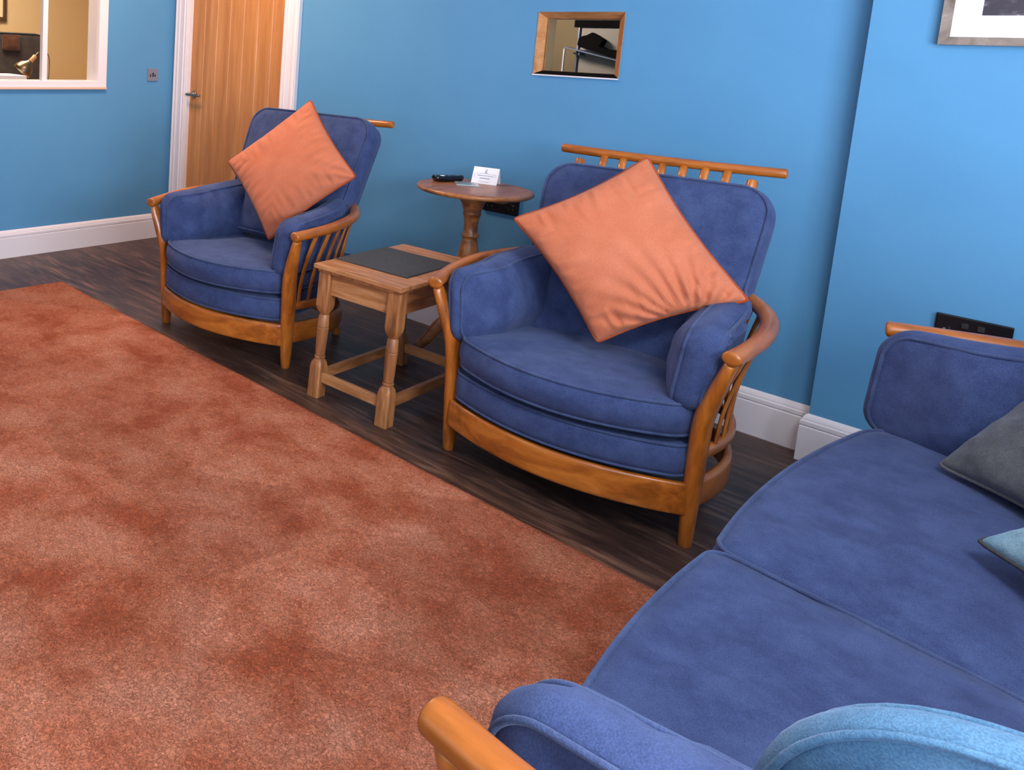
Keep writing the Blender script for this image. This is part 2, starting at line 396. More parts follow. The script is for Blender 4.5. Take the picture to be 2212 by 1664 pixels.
def skirting(name, path, label):
    """path: list of (x,y) along wall foot, room on the left side of travel"""
    prof = [(0, 0), (.019, 0), (.019, .122), (.016, .126), (.019, .131), (.019, .143), (.0145, .147), (.014, .152), (.010, .160), (.004, .166), (0, .168)]
    P = [Vector((x, y, 0)) for x, y in path]; v = []; fc = []; n = len(P); m = len(prof)
    for i, p in enumerate(P):
        d1 = (P[i]-P[i-1]).normalized() if i > 0 else (P[1]-P[0]).normalized(); d2 = (P[i+1]-P[i]).normalized() if i < n-1 else d1
        n1 = Vector((-d1.y, d1.x, 0)); n2 = Vector((-d2.y, d2.x, 0)); nn = (n1+n2); nn = nn/(nn.dot(n1))
        for d, z in prof: v.append(p+nn*d+Vector((0, 0, z)))
    for i in range(n-1):
        for k in range(m): fc.append((i*m+k, (i+1)*m+k, (i+1)*m+(k+1) % m, i*m+(k+1) % m))
    fc.append(tuple(range(m))); fc.append(tuple((n-1)*m+k for k in range(m))[::-1])
    return struct(link(name, v, fc, M_white), label, 'skirting board')
skirting('baseboard_left', [(0, -.0005), (0, YF)][::1], 'white moulded skirting under the internal window wall')
skirting('baseboard_back', [(BX, 0), (1.16, 0)], 'white moulded skirting behind the armchairs')
skirting('baseboard_chimney', [(XR, BY), (BX, BY), (BX, -.02)], 'white moulded skirting round the chimney breast')

# door with lining, architraves and lever handle
dr = bpy.data.objects.new('door_1', None); COL.objects.link(dr); dr.location = (DX0, 0, 0); struct(dr, 'boarded oak door in a white frame', 'door')
mb = MB(); dx0, dx1 = .012, .878; npk = 7; pw = (dx1-dx0)/npk
x = dx0; prof = []
for k in range(npk):
    a, b = dx0+k*pw, dx0+(k+1)*pw
    prof += [(a, .035), (a+.006, .028)] if k else [(a, .028)]
    prof += [(b-.006, .028)] if k < npk-1 else [(b, .028)]
v = []; fc = []
for q, y in prof: v += [(q, y, .006), (q, y, 2.025)]
for i in range(len(prof)-1): fc.append((2*i, 2*i+2, 2*i+3, 2*i+1))
k = len(v); v += [(dx0, .066, .006), (dx0, .066, 2.025), (dx1, .066, .006), (dx1, .066, 2.025)]
fc += [(k, k+2, k+3, k+1), (0, 1, k+1, k), (k-2, k+2, k+3, k-1)]
fc += [tuple([2*i for i in range(len(prof))][::-1]+[k, k+2][:1]+[k+2]), tuple([2*i+1 for i in range(len(prof))]+[k+3, k+1])]
leaf = link('door_leaf', v, fc, M_door, dr)
# lever handle: round rose, neck and straight lever
mb = MB(); hz, hx = 1.0, .055
R90 = lambda q: Vector((hx+q.x, .028-q.z, hz+q.y))
mb.add(*lathe([(.026, 0), (.026, .006), (.024, .008), (.010, .009), (.010, .05), (.008, .052)], fn=R90))
mb.add(*sweep([(hx-.012, -.026, hz), (hx+.03, -.027, hz), (hx+.115, -.025, hz)], .0095, seg=12))
mb.build('door_handle', M_steel, dr, smooth=True)
mb = MB()
for z in (.25, 1.1, 1.78): mb.add(*lathe([(.006, 0), (.006, .1)], c=(dx1+.004, .020, z), seg=10))
for z in (1.53,):
    mb.add(*lathe([(.007, 0), (.007, .1)], c=(dx1+.004, .018, z), seg=10))
mb.build('hinge', M_white, dr)
mb = MB(); mb.box((0, 0, 0), (.012, .12, 2.04)); mb.box((.878, 0, 0), (.89, .12, 2.04)); mb.box((0, 0, 2.028), (.89, .12, 2.04))
mb.box((.012, .066, 0), (.027, .1, 2.03)); mb.box((.863, .066, 0), (.878, .1, 2.03)); mb.build('door_lining', M_white, dr)
def architrave(x0, x1, flip):
    w = x1-x0; pr_ = [(0, 0), (0, -.012), (.1, -.016), (.2, -.014), (.28, -.02), (.36, -.017), (.62, -.017), (.68, -.021), (.78, -.022), (.86, -.019), (.95, -.024), (1, -.024), (1, 0)]
    v = []; fc = []; n = len(pr_)
    for z in (0, 2.04+.09):
        for a, y in pr_: v.append((x0+w*((1-a) if flip else a), y-.0005, z))
    for i in range(n): fc.append((i, (i+1) % n, n+(i+1) % n, n+i))
    fc += [tuple(range(n)), tuple(range(n, 2*n))]
    return v, fc
mb = MB(); mb.add(*architrave(-.11, .006, True)); mb.add(*architrave(.884, 1.014, False)); mb.box((.006, -.02, 2.034), (.884, -.0005, 2.13)); mb.build('architrave', M_white, dr)
o = MB().box((DX0, .125, 0), (DX1, .135, 2.04)).build('wall_hall', M_beige); struct(o, 'wall closing the space behind the oak door', 'wall')

# internal window in the left wall
wn = bpy.data.objects.new('window_1', None); COL.objects.link(wn); wn.location = (0, WY1, WZ0); struct(wn, 'white framed internal window to the beige office', 'window')
Lw, Hw = WY1-WY0, WZ1-WZ0
mb = MB(); mb.box((-.12, -.062, 0), (.014, .003, Hw)); mb.box((-.12, -Lw, 0), (.014, -Lw+.075, Hw)); mb.box((-.12, -Lw, Hw-.06), (.014, .003, Hw)); mb.box((-.12, -Lw, -.0), (.012, .003, .042))
mb.build('window_frame', M_white, wn, bevel=.002)
for y in (-.4345, -.79, -1.15): MB().box((-.040, y-.017, .04), (-.006, y+.017, Hw-.06)).build('mullion', M_white, wn, bevel=.003)
MB().box((0.0005, -Lw, -.010), (.020, .005, .004)).build('window_sill', plain('pale_pine_sill', (206, 170, 150), .5), wn, bevel=.003)
MB().box((-.026, -Lw+.07, .04), (-.022, -.058, Hw-.06)).build('window_pane', M_glass, wn)

# hatch in the back wall
wn = bpy.data.objects.new('window_2', None); COL.objects.link(wn); wn.location = ((HX0+HX1)/2, 0, (HZ0+HZ1)/2); struct(wn, 'small wood framed hatch window above the side tables', 'window')
ow, oh = (HX1-HX0)/2, (HZ1-HZ0)/2
O = [(-ow, -oh), (ow, -oh), (ow, oh), (-ow, oh)]; I = [(-ow+.019, -oh+.015), (ow-.036, -oh+.015), (ow-.036, oh-.026), (-ow+.019, oh-.026)]
for k in range(4):
    a, b = k, (k+1) % 4; q = []
    q += [(O[a][0], -.004, O[a][1]), (O[b][0], -.004, O[b][1]), (I[b][0], .04, I[b][1]), (I[a][0], .04, I[a][1])]
    q += [(O[a][0], .06, O[a][1]), (O[b][0], .06, O[b][1]), (I[b][0], .06, I[b][1]), (I[a][0], .06, I[a][1])]
    link('hatch_frame', q, [(0, 1, 2, 3), (4, 7, 6, 5), (0, 4, 5, 1), (1, 5, 6, 2), (2, 6, 7, 3), (3, 7, 4, 0)], M_hatch if k else plain('near_black_wood', (10, 9, 9), .9, spec=.1), wn, label=None if k else 'dark bottom rail')  # bottom rail near black, the other three pine coloured
mb = MB(); mb.box((I[0][0]-.03, .061, -oh+.001), (I[0][0], .125, oh-.001)); mb.box((I[1][0], .061, -oh+.001), (ow-.001, .125, oh-.001)); mb.box((I[0][0], .061, -oh+.001), (I[1][0], .125, I[0][1])); mb.box((I[0][0], .061, I[2][1]), (I[1][0], .125, oh-.001))
mb.build('hatch_lining', M_storewall, wn, label='olive lining')
MB().box((-ow, -.010, -oh-.006), (ow, .0, -oh-.0005)).build('hatch_lit_lip', M_white, wn, label='thin lip, coloured white as its lit edge')  # light on the lower lip is put in as white colour
MB().box((I[0][0], .045, I[0][1]), (I[1][0], .049, I[2][1])).build('hatch_pane', M_glass, wn)

# store room seen through the hatch
o = MB().box((1.3, .9, 0), (3.7, .96, 2.4)).build('wall_store', M_storewall); struct(o, 'olive brown wall seen through the hatch', 'wall')
mb = MB(); mb.box((1.3, .125, 0), (1.34, .9, 2.4)); mb.box((3.66, .125, 0), (3.7, .9, 2.4)); mb.box((1.3, .125, 2.36), (3.7, .9, 2.4)); mb.box((1.3, .125, -.04), (3.7, .9, 0))
struct(mb.build('wall_store_side', M_storewall), 'side walls of the room behind the hatch', 'wall')
o = MB().box((2.372, .80, .9), (2.95, .815, 1.508)).build('wall_panel', plain('pale_panel', (172, 160, 148), .6), bevel=.002); tag(o, 'pale grey board seen through the hatch behind the dark cap shape', 'panel')
o = MB().box((2.356, .795, .9), (2.363, .83, 1.51)).build('panel_edge_strip', M_chrome); tag(o, 'thin metal strip along the left edge of the pale board', 'strip')
o = MB().box((2.335, .79, 1.508), (2.95, .84, 1.545)).build('panel_rail', M_soot); tag(o, 'dark rail across the top of the pale board', 'rail')
o = MB().box((2.290, .79, .9), (2.297, .80, 1.397)).build('cable_conduit', M_paper); tag(o, 'thin pale vertical conduit seen through the hatch', 'conduit')
# dark cap-like object on a sloping shelf
cap = [(2.381, 1.42), (2.386, 1.452), (2.405, 1.464), (2.425, 1.468), (2.448, 1.481), (2.462, 1.474), (2.502, 1.452), (2.514, 1.442), (2.504, 1.425), (2.498, 1.410), (2.53, 1.398), (2.60, 1.392), (2.60, 1.355), (2.55, 1.366), (2.47, 1.388), (2.39, 1.407)]
n = len(cap); cc = Vector((sum(a for a, b in cap)/n, .7, sum(b for a, b in cap)/n)); v = []; fc = []
lay = [(.735, .88), (.74, .97), (.75, 1.0), (.77, 1.0), (.785, .97), (.79, .88)]
for y, s in lay:
    for a, b in cap: v.append((cc.x+(a-cc.x)*s-.012*0, y, cc.z+(b-cc.z)*s))
for i in range(len(lay)-1):
    for k in range(n): fc.append((i*n+k, i*n+(k+1) % n, (i+1)*n+(k+1) % n, (i+1)*n+k))
fc += [tuple(range(n)), tuple((len(lay)-1)*n+k for k in range(n))[::-1]]
tag(link('peaked_cap', v, fc, M_soot, smooth=False, bevel=0), 'dark peaked cap shape on a sloping shelf seen through the hatch', 'cap')
v = []
mb = MB(); sl = lambda q: Vector((q.x, q.y, q.z - (q.x-2.35)*.21))
mb.box((2.33, .715, 1.396), (2.64, .79, 1.402), fn=sl); mb.box((2.40, .73, 1.375), (2.405, .79, 1.396), fn=sl); mb.box((2.35, .775, 1.372), (2.41, .79, 1.378), fn=sl)
tag(mb.build('sloping_shelf', M_chrome), 'thin metal sloping shelf seen through the hatch under the cap', 'shelf')

# office seen through the left window
o = MB().box((-2.5, -3.6, 0), (-2.44, 1.2, 2.5)).build('wall_office', M_beige); struct(o, 'beige wall of the office beyond the window', 'wall')
for nm, p0, p1, lb, ct in (('wall_office_far', (-2.44, 1.14, 0), (-.121, 1.2, 2.5), 'far side wall of the office beyond the window', 'wall'), ('wall_office_near', (-2.44, -3.6, 0), (-.121, -3.54, 2.5), 'near side wall of the office, out of view', 'wall'),
        ('floor_office', (-2.5, -3.6, -.04), (-.121, 1.2, 0), 'office floor beyond the window', 'floor'), ('ceiling_office', (-2.5, -3.6, 2.46), (-.121, 1.2, 2.5), 'office ceiling beyond the window', 'ceiling'), ('wall_office_return', (-.2, .121, 0), (-.121, 1.14, 2.46), 'short beige return wall of the office', 'wall')):
    struct(MB().box(p0, p1).build(nm, M_beige), lb, ct)
pf = empty('picture_frame', 'dark brown framed picture on the beige office wall at top left', 'picture', (-2.44, -.30, 1.75))
mb = MB(); a0, a1, b0, b1 = -.30, .275, -.296, .30
for q in (((0, a0, b0), (.03, a1, b0+.04)), ((0, a0, b1-.04), (.03, a1, b1)), ((0, a0, b0+.04), (.03, a0+.04, b1-.04)), ((0, a1-.033, b0+.04), (.03, a1, b1-.04))): mb.box(*q)
mb.build('frame', M_walnut, pf, bevel=.002); MB().box((.002, a0+.03, b0+.03), (.012, a1-.03, b1-.03)).build('mount', plain('cream_mount', (236, 206, 168), .8), pf)
MB().box((.0125, a0+.13, b0+.13), (.014, a1-.078, b1-.13)).build('print', plain('tan_print', (190, 140, 90), .7), pf)
# office sofa-like seat back
sofa_o = empty('office_chair', 'dark grey high-backed seat seen through the internal window', 'chair', (-2.0, -.35, 0))
cushion('backrest', rrect(.42, .42, [.05, .05, .04, .04]), .14, .01, lambda q: Vector((q.z, q.x+.0, .93+q.y)), sofa_o, fabric('charcoal_felt', (58, 48, 44), (70, 60, 54)), M_dark, wr=.001)
cushion('seat', rrect(.42, .28, .04), .14, .015, lambda q: Vector((.30+q.y, q.x, .44+q.z)), sofa_o, fabric('charcoal_seat', (58, 48, 44), (70, 60, 54)), M_dark, wr=.001)
mb = MB()
for sx in (-.36, .36):
    for ly in (.02, .5): mb2 = MB().box((ly, sx-.02, 0), (ly+.04, sx+.02, .37)).build('leg', M_walnut, sofa_o)
o = cushion('scatter_cushion', rrect(.07, .055, .01), .03, .012, lambda q: Vector((-1.895+q.z, -.245+q.x, 1.275+q.y)), None, fabric('rust_brown_felt', (74, 40, 20), (88, 50, 26)), M_walnut, pr=.002, wr=.001)
tag(o, 'small rust brown cushion against the dark office seat back', 'cushion')
dk = empty('office_desk', 'pale desk just beyond the internal window', 'desk', (-.62, -1.05, 0))
MB().box((-.30, -.6, .94), (.30, .42, .965)).build('desk_top', M_stooltop, dk, bevel=.003)
for a, b in ((-.28, -.58), (.24, -.58), (-.28, .36), (.24, .36)): MB().box((a, b, 0), (a+.04, b+.04, .94)).build('leg', M_walnut, dk)
lp = empty('desk_lamp', 'brass dome desk lamp on the office desk behind the window', 'lamp', (-.7, -.66, .965))
ax = Vector((-.35, -.55, -.78)).normalized()     # dome points down and to the left
qn = ax.to_track_quat('Z', 'Y'); top = Vector((0, -.045, .20))
dome = [(.010, -.002), (.018, 0), (.020, .012), (.030, .022), (.052, .045), (.064, .075), (.067, .10), (.064, .10), (.060, .075), (.048, .047), (.026, .025)]
mb = MB().add(*lathe(dome, fn=lambda q: top+qn@q)); mb.build('lamp_shade', M_brass, lp, smooth=True)
v_, f_ = lathe([(.012, -.05), (.016, -.045), (.016, -.01), (.02, .0)], fn=lambda q: top+qn@q, seg=16); link('lamp_holder', v_, f_, M_hatch, lp, smooth=True)
v_, f_ = sweep(catmull([top-ax*.045, Vector((0, .02, .262)), Vector((0, .09, .245)), Vector((0, .10, .12)), Vector((0, .08, .01))], 6), .004, seg=8); link('arm', v_, f_, M_brass, lp, smooth=True)
pl = bpy.data.lights.new('lamp_bulb_light', 'POINT'); pl.energy = 2.2; pl.color = (1, .78, .45); pl.shadow_soft_size = .02; plo = bpy.data.objects.new('lamp_bulb_light', pl); COL.objects.link(plo); plo.parent = lp; plo.location = top+ax*.085
v_, f_ = lathe([(.05, 0), (.05, .012), (.02, .018)], c=(0, .08, 0)); link('base', v_, f_, M_brass, lp, smooth=True)
o = MB().box((-.16, -.16, 0), (.10, .12, .105)).build('paper_stack', M_paper); o.location = (-.66, -.93, .9655); tag(o, 'bright lamp-lit box of papers under the desk lamp', 'box')

# ------------------------------------------------------------------ rug
rug = []
RA = Vector((.629, -1.212, 0)); e1 = Vector((3.068, -.089, 0)).normalized(); e2 = Vector((e1.y, -e1.x, 0))
NX, NY = 170, 150; RL, RD = 3.36, 3.4; v = []; fc = []
for i in range(NX+1):
    for j in range(NY+1):
        a, b = RL*i/NX, RD*j/NY; p = RA+e1*a+e2*b
        z = .016+.0016*noise.noise(Vector((a*60, b*60, 0)))+.001*noise.noise(Vector((a*7, b*7, 3)))
        if i in (0, NX) or j in (0, NY): p += (e1+e2)*.0015*noise.noise(Vector((a*90, b*90, 5))); z = .011
        v.append((p.x, p.y, z))
idx = lambda i, j: i*(NY+1)+j
for i in range(NX):
    for j in range(NY): fc.append((idx(i, j), idx(i+1, j), idx(i+1, j+1), idx(i, j+1)))
per = [idx(i, 0) for i in range(NX)]+[idx(NX, j) for j in range(NY)]+[idx(i, NY) for i in range(NX, 0, -1)]+[idx(0, j) for j in range(NY, 0, -1)]
b0 = len(v); v += [(v[k][0], v[k][1], .0005) for k in per]; n = len(per)
for k in range(n): fc.append((per[k], per[(k+1) % n], b0+(k+1) % n, b0+k))
fc.append(tuple(range(b0, b0+n)))
tag(link('rug', v, fc, M_rug, smooth=True), 'large rust orange pile rug on the dark wood floor', 'rug')

# ------------------------------------------------------------------ seating
def seating(root, w, seats, dz=0.0, sz=0.0, dd=0.0, split=0.0, lean_pad=.02, seed=0, pad_in=None, laths=7, bow=.11, ibow=0.0, pad_y=(-.035, -.035), pad_dz=(0, 0)):
    """lounge frame + cushions; local x = along the front, -y = front, front legs at y=0"""
    Zt = .585+dz
    for s in (-1, 1):
        path = catmull([(s*w, .006, 0), (s*w, .002, .12), (s*(w+.002), -.002, .27+sz*.5), (s*(w+.008), -.012, .385+dz*.6), (s*(w+.030), -.030, .47+dz), (s*(w+.060), -.048, .562+dz)], 7)
        rx = lambda t: .0165+.008*math.sin(PI*min(1, t*1.05)); ry = lambda t: .019+.022*math.sin(PI*min(1, t*.98))**.7
        link('front_leg', *sweep(path, rx, ry, ref=(0, 1, 0), seg=16), M_frame, root, smooth=True)
        # back post: rear leg running up to the top rail
        path = catmull([(s*(w-.10), .53+dd, 0), (s*(w-.10), .49+dd, .18), (s*(w-.10), .50+dd, .42+dz), (s*(w-.095), .60+dd, .72+dz), (s*(w-.085), .692+dd, .965+dz)], 7)
        link('back_post', *sweep(path, lambda t: .019-.004*abs(t-.4), .021, ref=(0, 1, 0), seg=14), M_frame, root, smooth=True)
        # armrest
        path = catmull([(s*(w+.062), -.070, Zt), (s*(w+.080), .03, Zt+.007), (s*(w+.090), .16, Zt+.017), (s*(w+.074), .30, Zt+.027), (s*(w+.024), .42+dd*.5, Zt+.036), (s*(w-.050), .505+dd, Zt+.046), (s*(w-.10), .535+dd, Zt+.05)], 8)
        link('armrest', *sweep(path, lambda t: .024, .020, ref=(0, 0, 1), seg=18), M_arm, root, smooth=True)
        # two side rails bowed outwards
        for z0, hh, tt in ((.145, .044, .012), (.262+sz*.5, .017, .011)):
            path = catmull([(s*(w-.004), .02, z0), (s*(w+.022), .15, z0), (s*(w+.022), .29, z0), (s*(w-.02), .42+dd*.5, z0), (s*(w-.095), .50+dd, z0)], 6)
            link('side_rail', *sweep(path, tt, hh, ref=(0, 0, 1), seg=16, power=4), M_arm, root, smooth=True)
        # side laths between upper side rail and armrest
        apath = catmull([(s*(w+.080), .04, Zt), (s*(w+.090), .17, Zt+.010), (s*(w+.070), .30, Zt+.020), (s*(w+.022), .42+dd*.5, Zt+.028), (s*(w-.04), .495+dd, Zt+.036)], 10)
        bpath = catmull([(s*(w+.006), .045, .27+sz*.5), (s*(w+.022), .13, .27+sz*.5), (s*(w+.022), .25, .27+sz*.5), (s*(w+.0), .36, .27+sz*.5), (s*(w-.05), .455+dd, .27+sz*.5)], 10)
        for k in range(7):
            i = int(round((.05+.92*k/6)*(len(apath)-1))); a = bpath[min(i, len(bpath)-1)]; b = apath[i]; d = (b-a)
            q1 = a+d*.3+Vector((-s*.014, 0, 0)); q2 = a+d*.65+Vector((-s*.014, 0, 0))
            tg = (apath[min(i+1, len(apath)-1)]-apath[max(i-1, 0)]).normalized()
            link('side_lath', *sweep(catmull([a, q1, q2, b], 5), .005, lambda t: .010+.005*t, ref=tg, seg=10, rnd=False), M_frame, root, smooth=True)
    # front rail, bowed
    path = [Vector((x_*(w-.004), -.02-bow*(1-x_**2)*.95, .145+sz*.4)) for x_ in [(-1+2*k/36) for k in range(37)]]
    link('front_rail', *sweep(path, .012, .047, ref=(0, 0, 1), seg=20, rnd=False, power=5), M_rail, root, smooth=True)
    path = [Vector((x_*(w-.1), .50+dd, .145)) for x_ in (-1, 0, 1)]
    link('rear_rail', *sweep(path, .012, .047, ref=(0, 0, 1), seg=20, rnd=False, power=5), M_rail, root, smooth=True)
    # top rail
    tr = [Vector((x_*(w-.005), .722+dd+.012*(x_*x_), 1.0+dz-.004*(1-x_*x_))) for x_ in [(-1+2*k/24) for k in range(25)]]
    link('top_rail', *sweep(tr, .0165, .0165, ref=(0, 0, 1), seg=16), M_rail, root, smooth=True)
    nl = laths
    for k in range(nl):
        x_ = -(w-.13)+2*(w-.13)*(k+.5)/nl
        path = catmull([(x_, .50+dd, .15), (x_, .51+dd, .42+dz), (x_, .60+dd, .72+dz), (x_, .712+dd, .99+dz)], 5)
        link('back_lath', *sweep(path, .013, .005, ref=(0, 1, 0), seg=10, rnd=False), M_frame, root, smooth=True)
    # cushions
    W2 = w-.016
    def seatmap(x0, z0, slope, bw, tp, depth, hw):
        def fn(q):
            X = q.x+x0; Y = q.y+depth/2; u = Y/depth
            return Vector((X*(1-tp*max(0, u)), Y-.03-bw*(1-(X/W2)**2)*(1-u)-ibow*(1-(q.x/hw)**2)*(1-u), z0-slope*(Y)+q.z))
        return fn
    bounds = [-W2, W2] if seats == 1 else [-W2, split, W2]
    for i in range(seats):
        a, b = bounds[i], bounds[i+1]; hw = (b-a)/2; c_ = (a+b)/2; D = .50+dd
        ol = rrect(hw, D/2, [.03, .03, .035, .035], per=14)
        cushion('base_cushion', ol, .085+sz*.6, .012, seatmap(c_, .252+sz*.55, .0, bow*.98, .14 if seats == 1 else .03, D, hw), root, bulge=.006, wr=.0015, seed=seed+i)
        D = .655+dd
        r4 = [.04, .04, .05, .05]
        if seats > 1: r4 = [.04, .04, .13 if i == 0 else .035, .13 if i == 1 else .035]
        ol = rrect(hw-.002, D/2, r4, per=14)
        cushion('seat_cushion', ol, .088, .034, seatmap(c_, .370+sz, .075, bow*1.12+.01, .14 if seats == 1 else .03, D, hw), root, bulge=.012, wr=.005, seed=seed+3+i, pw=2.4)
    # back cushions
    def backmap(x0):
        def fn(q):
            vv = (q.y+.31)/.62; Z = .375+dz*.9+vv*.575; Y = .355+dd+.225*vv+.02*vv*vv
            X = (q.x)*(.90+.10*min(1, vv*1.2)) + x0
            return Vector((X, Y-q.z*.93, Z+q.z*.36))
        return fn
    for i in range(seats):
        a, b = (-(w-.028), w-.028) if seats == 1 else ((-(w-.02), split) if i == 0 else (split, w-.02))
        cushion('back_cushion', rrect((b-a)/2+.010, .31, [.085, .085, .05, .05], per=12), .115, .018, backmap((a+b)/2), root, bulge=.012, wr=.004, seed=seed+9+i, pw=3)
    # arm cushions
    pin = w-.085 if pad_in is None else pad_in
    for s in (-1, 1):
        def fn(q, s=s):
            vv = (q.y+.11)/.22; u = q.x+.235; Z = .408+sz+vv*(.205+pad_dz[s > 0])+u*.10*vv; Y = pad_y[s > 0]+u-.012*(1-vv)
            X = pin+lean_pad*vv+.052+.022*math.cos(min(PI, u/.2*PI))*(s < 0)-.05*max(0, (u-.27)/.2)
            fl = (1 if q.z > 0 else (1-.25*(1-vv)))*(1-(.5 if s < 0 else .1)*max(0, 1-u/.16)); fl *= (1 if s < 0 or abs(q.z) < .044 else 1.22)
            return Vector((s*(X-q.z*fl), Y, Z))
        cushion('arm_cushion', rrect(.235, .113, [.04, .055, .05, .03], per=10), .085, .044, fn, root, crown2=.004, bulge=.014, wr=.008, seed=seed+20+s, pw=2.1)
    return root
def children(o): return [c for c in bpy.data.objects if c.parent == o]
def copy_tree(o, parent=None):
    c = o.copy(); COL.objects.link(c)
    if parent: c.parent = parent
    for ch in children(o): copy_tree(ch, c)
    return c
ch = empty('armchair', 'navy cushioned wooden armchair near the chimney breast, facing the rug beside the sofa', 'armchair', (3.320, -1.035, 0), math.radians(5.5), 'matching navy armchairs')
seating(ch, .360, 1, seed=1)
c2 = copy_tree(ch)
for q in children(ch):
    if q.name.startswith('back_cushion'): q.location = (.018, 0, -.006)
c2.location = (1.79, -1.07, 0); c2.rotation_euler = (0, 0, math.radians(6.5)); c2['label'] = 'navy cushioned wooden armchair standing in front of the oak door'
for q in children(c2):
    if q.name.startswith('back_cushion'): q.location = (.004, .025, .058)      # plumped up higher than in the other chair
sf = empty('sofa', 'navy two-seat wooden framed sofa cut off at lower right', 'sofa', (4.080, -1.775, 0), -PI/2+.016)
seating(sf, .968, 2, dz=.097, sz=.045, dd=.08, split=.04, seed=5, pad_in=.845, lean_pad=.02, laths=14, bow=.062, ibow=.022, pad_y=(-.055, -.050), pad_dz=(.035, .016))

# ------------------------------------------------------------------ scatter cushions
pillow('orange_cushion', [(3.346, -.916, .470), (3.022, -.90, .801), (3.304, -.60, 1.034), (3.682, -.74, .668)], .16, M_orange, M_opipe,
       'burnt orange velvet cushion stood on its corner in the armchair by the chimney breast', 'cushion', 'orange velvet cushions', seed=3, folds=.016, pinch=.09, foldc=(-.12, .62, .013, 24), N=64)
pillow('orange_cushion', [(1.89, -.905, .478), (1.515, -.837, .779), (1.811, -.60, 1.10), (2.185, -.695, .799)], .15, M_orange, M_opipe,
       'burnt orange velvet cushion stood on its corner in the armchair by the door', 'cushion', 'orange velvet cushions', seed=8, folds=.010, pinch=.07, foldc=(-.1, 1.1, .006, 20), N=64)
pillow('grey_cushion', [(4.165, -1.085, .485), (4.45, -.85, .90), (4.70, -1.17, .86), (4.50, -1.36, .49)], .16, M_grey, M_grey, 'dark grey felt cushion leaning in the far corner of the sofa', 'cushion', seed=4, folds=.02, N=44)
pillow('pale_teal_cushion', [(4.275, -1.48, .51), (4.535, -1.336, .678), (4.72, -1.62, .71), (4.55, -1.77, .52)], .12, M_teal, M_slate, 'pale teal felt cushion with dark piping on the sofa in front of the grey one', 'cushion', seed=5, folds=.02, N=44)
def fnb(q):
    c_, s_ = math.cos(.22), math.sin(.22); X, Z = q.x*c_-q.y*s_, q.x*s_+q.y*c_
    return Vector((4.471+X, -2.47-q.z-.10*q.y, .552+Z))
o = cushion('blue_cushion', rrect(.245, .21, [.06, .20, .06, .06], n=12), .052, .022, fnb, None, M_denim, M_denim, wr=.005, seed=31)
tag(o, 'light blue boxed cushion standing in the near end of the sofa at the bottom right', 'cushion')

# ------------------------------------------------------------------ oak side table
st = empty('side_table', 'small square-legged oak side table between the two armchairs', 'table', (2.555, -.835, 0), math.radians(2))
hw, hd = .198, .298
mb = MB().box((-hw, -hd, .505), (hw, hd, .522)); mb.build('table_top', M_stooltop, st, bevel=.005)
MB().box((-hw+.012, -hd+.012, .492), (hw-.012, hd-.012, .5045)).build('top_moulding', M_stool, st, bevel=.004)
def octsq(z, r, rnd_): return (z, r, rnd_)
def turned_leg(sx, sy_):
    secs = []  # (z, half width, squareness 0..1)
    secs += [(0, .026, 1), (.118, .026, 1), (.135, .0245, .6), (.150, .017, 0), (.153, .021, 0), (.158, .021, 0), (.161, .017, 0), (.164, .019, 0), (.27, .0225, 0), (.273, .0205, 0), (.276, .0225, 0), (.318, .020, 0), (.324, .0165, 0), (.329, .019, .2), (.345, .026, .7), (.362, .027, 1), (.492, .027, 1)]
    v = []; fc = []; seg = 32
    for z, r, q in secs:
        for k in range(seg):
            th = 2*PI*(k+.5)/seg; c, s_ = math.cos(th), math.sin(th); sqf = r/max(abs(c), abs(s_)); sqf = min(sqf, r*1.30); rr = r*(1-q)+sqf*q
            off = (.5-z)*.055
            v.append((sx*(hw-.040)+rr*c, sy_*(hd-.045+off)+rr*s_, z))
    n = len(secs)
    for i in range(n-1):
        for k in range(seg): fc.append((i*seg+k, i*seg+(k+1) % seg, (i+1)*seg+(k+1) % seg, (i+1)*seg+k))
    fc += [tuple(range(seg))[::-1], tuple((n-1)*seg+k for k in range(seg))]
    o = link('leg', v, fc, M_stool, st, smooth=True); o.data.polygons.foreach_set('use_smooth', [True]*len(o.data.polygons))
    try: o.data.set_sharp_from_angle(angle=math.radians(28))
    except Exception: pass
for sx in (-1, 1):
    for sy_ in (-1, 1): turned_leg(sx, sy_)
for s in (-1, 1):
    MB().box((-hw+.062, s*(hd-.045)-.010, .405), (hw-.062, s*(hd-.045)+.010, .492)).build('apron', M_stooltop, st, bevel=.002)
    MB().box((s*(hw-.040)-.010, -hd+.070, .405), (s*(hw-.040)+.010, hd-.070, .492)).build('apron', M_stooly, st, bevel=.002)
    MB().box((-hw+.062, s*(hd-.022)-.009, .060), (hw-.062, s*(hd-.022)+.009, .098)).build('stretcher', M_stooltop, st, bevel=.002)
    MB().box((s*(hw-.040)-.009, -hd+.048, .060), (s*(hw-.040)+.009, hd-.048, .098)).build('stretcher', M_stooly, st, bevel=.002)
o = MB().box((-.160, -.168, 0), (.160, .168, .005)).build('slate_mat', M_slate, bevel=.0015); o.location = (2.525, -.840, .5222); o.rotation_euler = (0, 0, math.radians(3)); tag(o, 'dark grey slate mat lying on the oak side table', 'mat')

